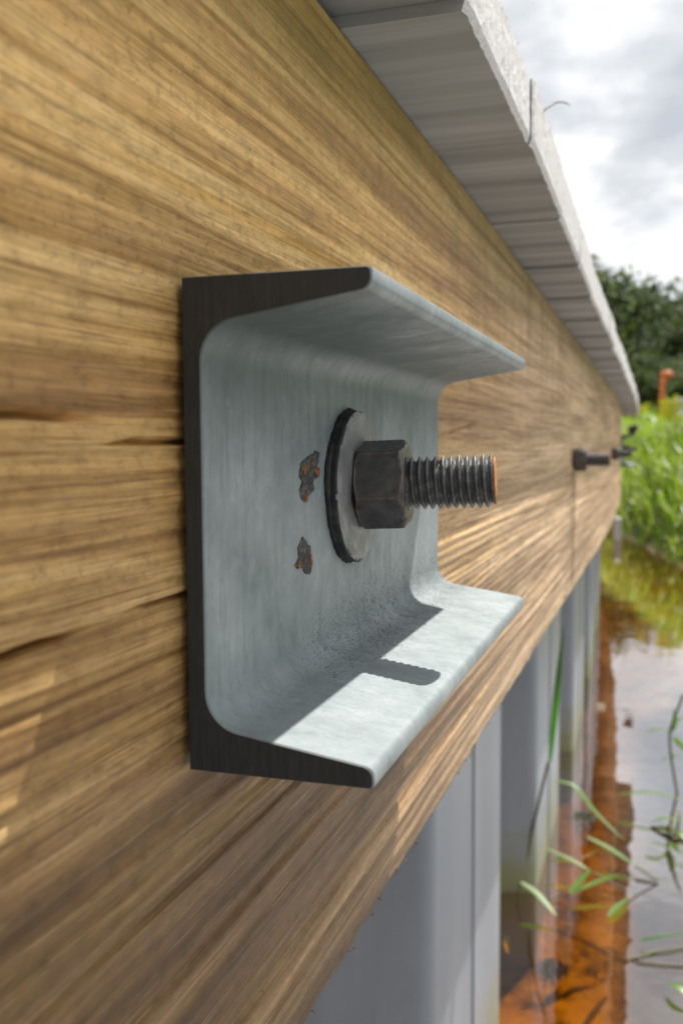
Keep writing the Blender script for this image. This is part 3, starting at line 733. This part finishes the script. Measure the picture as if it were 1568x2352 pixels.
plant('floating_weed', 'slender floating weed with forked pale leaves beside the second pile',
      [([(-.013, 1.469, -.65), (.025, 1.45, -.658), (.067, 1.417, -.667)], .0062), ([(-.071, 1.40, -.65), (-.033, 1.387, -.658), (.0, 1.373, -.667)], .0055),
       ([(-.024, 1.289, -.668), (.015, 1.327, -.661), (.048, 1.346, -.652)], .0058), ([(-.025, 1.292, -.668), (-.011, 1.317, -.658), (.002, 1.340, -.646)], .0062)],
      [([(.0, 1.373, -.667), (.028, 1.356, -.671), (.056, 1.339, -.676)], .0016), ([(.067, 1.417, -.668), (.085, 1.405, -.672), (.102, 1.393, -.677)], .0018),
       ([(-.056, 1.274, -.677), (-.04, 1.287, -.673), (-.024, 1.289, -.668)], .0015), ([(.048, 1.346, -.655), (.075, 1.37, -.668), (.102, 1.393, -.677)], .0015)])
plant('pile_weed', 'single pale leaf lying at the waterline of the second pile', [([(-.096, 1.261, -.648), (-.068, 1.244, -.656), (-.038, 1.212, -.668)], .0068)], [([(-.10, 1.262, -.69), (-.10, 1.262, -.67), (-.096, 1.261, -.648)], .0014)])
plant('drifting_leaf', 'small yellow-green leaf drifting at the edge of the sky reflection', [([(.034, 1.248, -.676), (.046, 1.28, -.674), (.060, 1.314, -.675)], .0062)], [], 'leaf')
plant('upright_weed', 'upright leafy water weed with dark stem at the right edge',
      [([(.122, 1.816, -.556), (.103, 1.80, -.549), (.074, 1.79, -.555)], .0072), ([(.126, 1.816, -.556), (.131, 1.82, -.535), (.129, 1.82, -.512)], .006, CAMV), ([(.128, 1.816, -.568), (.140, 1.82, -.580), (.157, 1.82, -.597)], .0062, CAMV),
       ([(.124, 1.816, -.550), (.139, 1.83, -.535), (.158, 1.83, -.528)], .0062), ([(.122, 1.816, -.614), (.114, 1.81, -.610), (.106, 1.81, -.622)], .0065), ([(.124, 1.816, -.612), (.132, 1.82, -.606), (.142, 1.82, -.613)], .0065)],
      [([(.142, 1.816, -.70), (.136, 1.816, -.672), (.124, 1.816, -.60), (.122, 1.816, -.56), (.128, 1.816, -.535), (.146, 1.816, -.48)], .0026)])
plant('trailing_weed', 'long narrow pale leaf stretched over the bright water', [([(.028, 1.702, -.655), (.087, 1.704, -.645), (.160, 1.697, -.652)], .0062)], [([(.16, 1.697, -.652), (.20, 1.69, -.665), (.24, 1.69, -.69)], .002)])
plant('tangled_weed', 'tangled brown weed with one green leaf at the right edge of the water',
      [([(.091, 1.602, -.662), (.119, 1.608, -.655), (.158, 1.609, -.66)], .0058), ([(.125, 1.59, -.672), (.135, 1.57, -.664), (.15, 1.55, -.67)], .0058)],
      [([(.090, 1.620, -.679), (.119, 1.601, -.672), (.160, 1.565, -.678)], .003), ([(.115, 1.59, -.68), (.128, 1.62, -.668), (.135, 1.66, -.66), (.140, 1.70, -.676)], .0024), ([(.105, 1.60, -.68), (.13, 1.58, -.674), (.17, 1.58, -.68)], .0022)])
plant('dark_reed', 'dark pointed reed floating over thin pale stems at lower right', [([(.078, 1.181, -.672), (.105, 1.192, -.668), (.150, 1.220, -.667)], .0040)],
      [([(.058, 1.133, -.679), (.11, 1.177, -.677), (.150, 1.20, -.679)], .0013), ([(.071, 1.158, -.679), (.076, 1.136, -.678), (.150, 1.145, -.679)], .0013)], lm=BLADE)
plant('corner_weed', 'short pale leaf at the lower right edge of the picture', [([(.112, 1.076, -.672), (.124, 1.067, -.666), (.143, 1.048, -.672)], .0058)], [([(.143, 1.048, -.672), (.16, 1.03, -.69)], .0012)])
plant('submerged_leaf', 'dim green leaf under the water beside the nearest pile', [([(-.120, 1.22, -.71), (-.108, 1.193, -.705), (-.100, 1.166, -.712)], .006)], [([(-.12, 1.22, -.71), (-.12, 1.22, -.76), (-.118, 1.21, -.82)], .002)])
def clump(name, label, c, r, flat, n, seed, m, cat):
    g = np.random.default_rng(seed); V = []; F = []
    for k in range(n):
        d = g.normal(size=3); d /= np.linalg.norm(d); p = np.array(c)+d*np.array([r, r*1.3, r*flat])*g.uniform(.3, 1)
        a = Vector(g.normal(size=3)).normalized(); b = a.orthogonal().normalized(); s = r*g.uniform(.12, .3); i = len(V); p = Vector(p)
        V += [p-a*s, p+b*s*.4, p+a*s, p-b*s*.4]; F.append((i, i+1, i+2, i+3))
    o = mesh_obj(name, V, F, m); o.data.transform(Matrix.Translation(-Vector(c))); o.location = c
    return tag(o, label, cat)
clump('algae_clump', 'dark mossy clump of algae in the amber water near the bottom', (-.034, 1.12, -.700), .022, .5, 160, 3, MOSS, 'algae')
clump('floating_algae', 'pale scum of algae floating across the reflection of the third pile', (-.028, 1.638, -.679), .022, .12, 120, 4, MOSS, 'algae')
clump('floating_flower', 'tiny pale flower head floating by the third pile', (-.042, 2.42, -.674), .014, .5, 60, 6, leaf_material('pale_petal', [(.45, .42, .28), (.6, .55, .4)], .3), 'flower')

# ------------------------------------------------------------------ far bank
pv, pf = tube([(-.180, 7.0, -.95), (-.180, 7.0, -.545), (-.180, 7.0, -.532), (-.180, 7.0, -.522), (-.180, 7.0, -.518)], [.030, .030, .027, .018, .004], 20)
pipe = mesh_obj('white_pipe', pv, pf, simple('white_plastic', (.78, .78, .76), .35, 0, 20, .08)); tag(pipe, 'short white pipe standing in the water at the end of the wall', 'pipe')
def blades(n, xr, yr, hmin, hmax, w, seed, dens=None):
    g = np.random.default_rng(seed); V = []; F = []
    xs = g.uniform(*xr, n); ysb = g.uniform(*yr, n); zs = bank_h(xs, ysb)
    for x, y, z in zip(xs, ysb, zs):
        if z < ZW-.01 or x < float(wdx(y))-.2 or (abs(x+.165) < .12 and y < 7.1): continue
        h = g.uniform(hmin, hmax)*(.6 if z < ZW+.1 else 1); a = g.uniform(0, 6.28); l = g.uniform(.1, .75)*h
        d = Vector((math.cos(a), math.sin(a), 0)); s = Vector((-d.y, d.x, 0))*w*g.uniform(.6, 1.4)
        p0 = Vector((x, y, z-.02)); p1 = p0+Vector((0, 0, h*.6))+d*l*.3; p2 = p0+Vector((0, 0, h*(1 if l < .4*h else .82)))+d*l
        i = len(V); V += [p0-s*.7, p0+s*.7, p1+s, p1-s, p2]; F += [(i, i+1, i+2, i+3), (i+3, i+2, i+4)]
    return V, F
GRASS = leaf_material('bank_grass', [(.09, .16, .02), (.16, .26, .035), (.26, .35, .06), (.36, .41, .14)], .5, .42)
V, F = blades(24000, (-.9, 1.6), (3.4, 11), .10, .34, .0062, 1)
gr = mesh_obj('bank_grass', V, F, GRASS); tag(gr, 'bright green grass and weeds covering the far bank', 'grass', kind='stuff')
V, F = blades(5000, (-8, 8), (10, 26), .25, .6, .03, 2)
gr2 = mesh_obj('meadow_grass', V, F, GRASS); tag(gr2, 'green weeds on the ground between bank and trees', 'grass', kind='stuff')
FOL = leaf_material('tree_foliage', [(.022, .042, .014), (.05, .08, .024), (.09, .125, .035), (.15, .18, .05)], .4, .7)
BARK = simple('bark', (.09, .065, .045), .9, 0, 8, .4)
def tree(x, y, h, rx, seed, label, name='oak_tree', cat='tree', cb=.18):
    g = np.random.default_rng(seed); z0 = float(bank_h(np.array(x), np.array(y)))-.1
    root = empty(name, (x, y, z0)); tag(root, label, cat, 'trees beyond the bank')
    V = []; F = []
    def add(p, r):
        tv, tf = tube(p, r, 7); F.extend(tuple(q+len(V) for q in f) for f in tf); V.extend(tv)
    top = Vector((g.uniform(-.2, .2), 0, h*.62))
    add([Vector((0, 0, -.3)), Vector((.05, .03, h*.3)), top], [.045*h, .033*h, .015*h])
    limbs = []
    for k in range(9):
        a = g.uniform(0, 6.28); s = Vector((0, 0, h*g.uniform(.22, .55))); e = s+Vector((math.cos(a)*rx*g.uniform(.4, .8), math.sin(a)*rx*g.uniform(.4, .8), h*g.uniform(.1, .3)))
        add([s, (s+e)/2+Vector((0, 0, .05*h)), e], [.018*h, .012*h, .005*h]); limbs.append(e)
    mesh_obj('trunk', V, F, BARK, root)
    V = []; F = []
    nc = 62
    for k in range(nc):
        d = g.normal(size=3); d /= np.linalg.norm(d)
        c = np.array([d[0]*rx, d[1]*rx, h*(.5+cb*.5)+d[2]*h*(.5-cb*.5)])*1.0*np.array([1, 1, 1]); f = g.uniform(.35, 1)**.6
        c = np.array([0, 0, h*(.5+cb*.5)])+(c-np.array([0, 0, h*(.5+cb*.5)]))*f
        if k < 9: c = np.array(limbs[k])
        cr = h*g.uniform(.06, .13)
        for q in range(110):
            p = Vector(c+g.normal(size=3)*cr*np.array([.75, .75, .55])); a = Vector(g.normal(size=3)).normalized(); b = a.orthogonal().normalized()
            s = h*.021*g.uniform(.6, 1.4); i = len(V); V += [p-a*s*1.3, p+b*s*.7, p+a*s*1.3, p-b*s*.7]; F.append((i, i+1, i+2, i+3))
    mesh_obj('crown', V, F, FOL, root)
for a in [(-3.7, 33, 6.7, 2.3, 21, 'tall dark tree just past the cap boards, its left part hidden by them'), (-1.55, 30, 5.0, 1.5, 22, 'dark green tree with a bright sky gap in its crown'),
          (.1, 33, 4.5, 1.4, 23, 'rounded olive green tree in the middle of the tree line'), (1.4, 29, 3.7, 1.4, 24, 'lower tree at the right edge behind the orange marker')]:
    tree(*a)
for i, a in enumerate([(-8, 36, 8, 3, 40, 'tree beyond the bank, hidden behind the wall on the left'), (4.6, 34, 6, 2.4, 41, 'tree beyond the bank, just outside the right edge'), (9, 38, 8, 3.2, 42, 'largest tree beyond the bank, far outside the right edge')]): tree(*a)
for i, (x, y, h, rx, lab) in enumerate([(-1.9, 22, 2.2, 1.0, 'dark shrub low behind the end of the cap boards'), (-.5, 21, 1.9, .9, 'dark leafy shrub under the middle trees'), (.65, 22, 1.8, .9, 'shadowed shrub behind the orange marker')]):
    tree(x, y, h, rx, 60+i, lab, 'shrub', 'shrub', .02)
# unseen wooded shore, added right of and behind the camera to cut sky light
fv = []; ring = [(math.radians(a), 15.5) for a in range(28, 181, 9)]
for a, r_ in ring: fv += [(math.sin(a)*r_, math.cos(a)*r_, ZW-.2), (math.sin(a)*(r_+1.2), math.cos(a)*(r_+1.2), -.35), (math.sin(a)*80, math.cos(a)*80, -.1)]
tag(mesh_obj('added_shore_ground', fv, grid_faces(len(ring), 3), soil_material(), smooth=True), kind='structure')
g = np.random.default_rng(77); V = []; F = []
for k in range(230):
    a = math.radians(g.uniform(30, 178)); d = g.uniform(16.8, 21); hc = g.uniform(.4, 6.6)*(.75+.35*math.sin(a*9)); c = np.array([math.sin(a)*d, math.cos(a)*d, hc-.3])
    for q in range(60):
        p = Vector(c+g.normal(size=3)*np.array([.8, .8, .6])); e = Vector(g.normal(size=3)).normalized(); b = e.orthogonal().normalized(); sz = g.uniform(.15, .34); i = len(V)
        V += [p-e*sz, p+b*sz*.6, p+e*sz, p-b*sz*.6]; F.append((i, i+1, i+2, i+3))
tag(mesh_obj('added_woodland', V, F, FOL), 'unseen wooded shore added to block low sky light from the wall', 'woodland', kind='stuff')
# orange marker: leaning post with a rounded hooked head
ORG = simple('orange_plastic', (.62, .17, .05), .55, 0, 10, .35)
om = empty('orange_marker', (.12, 20.0, .60)); om.scale = (1.3, 1.3, 1.3); tag(om, 'bright orange marker post with a rounded head among the weeds', 'marker')
pv, pf = tube([(0, 0, -.45), (.005, 0, .2), (.02, 0, .42), (.032, 0, .50)], [.044, .044, .048, .055], 14); mesh_obj('post', pv, pf, ORG, om, True)
pv, pf = tube([(-.012, 0, .530), (.0, 0, .545), (.045, 0, .560), (.095, 0, .552), (.135, 0, .530), (.152, 0, .515)], [.02, .045, .052, .062, .056, .02], 14); mesh_obj('head', pv, pf, ORG, om, True)
bm = bmesh.new(); box_bm(bm, .245, .9, 9.3, 9.7, -.1, .42, .02); blk = bm_obj('concrete_block', bm, simple('pale_concrete', (.52, .53, .54), .8, 0, 6, .12)); tag(blk, 'pale grey block cut off by the right edge behind the weeds', 'block')
bm = bmesh.new(); box_bm(bm, -.062, -.01, 5.0, 5.05, .075, .125, .012)
for v in bm.verts: v.co.z += .03*math.sin(v.co.x*40); v.co.y += .02*math.sin(v.co.x*60)
dk = bm_obj('black_sheet', bm, simple('black_fabric', (.03, .03, .035), .7)); tag(dk, 'scrap of black sheeting below the far end of the cap boards', 'sheeting')
YEL = leaf_material('yellow_leaves', [(.30, .32, .03), (.45, .42, .04)], .5)
clump('yellow_weed', 'yellow-green flower head left of the orange marker', (-.03, 8.4, .30), .06, .9, 80, 14, YEL, 'weed')
clump('yellow_bush', 'yellow-green leafy tuft right of the orange marker', (.17, 8.2, .27), .11, 1.1, 260, 15, YEL, 'weed')
clump('tan_weed', 'dry brownish tuft under the yellow leaves at the right edge', (.24, 7.6, .07), .09, 1.5, 160, 16, leaf_material('dry_weed', [(.14, .09, .05), (.24, .17, .09)], .3), 'weed')
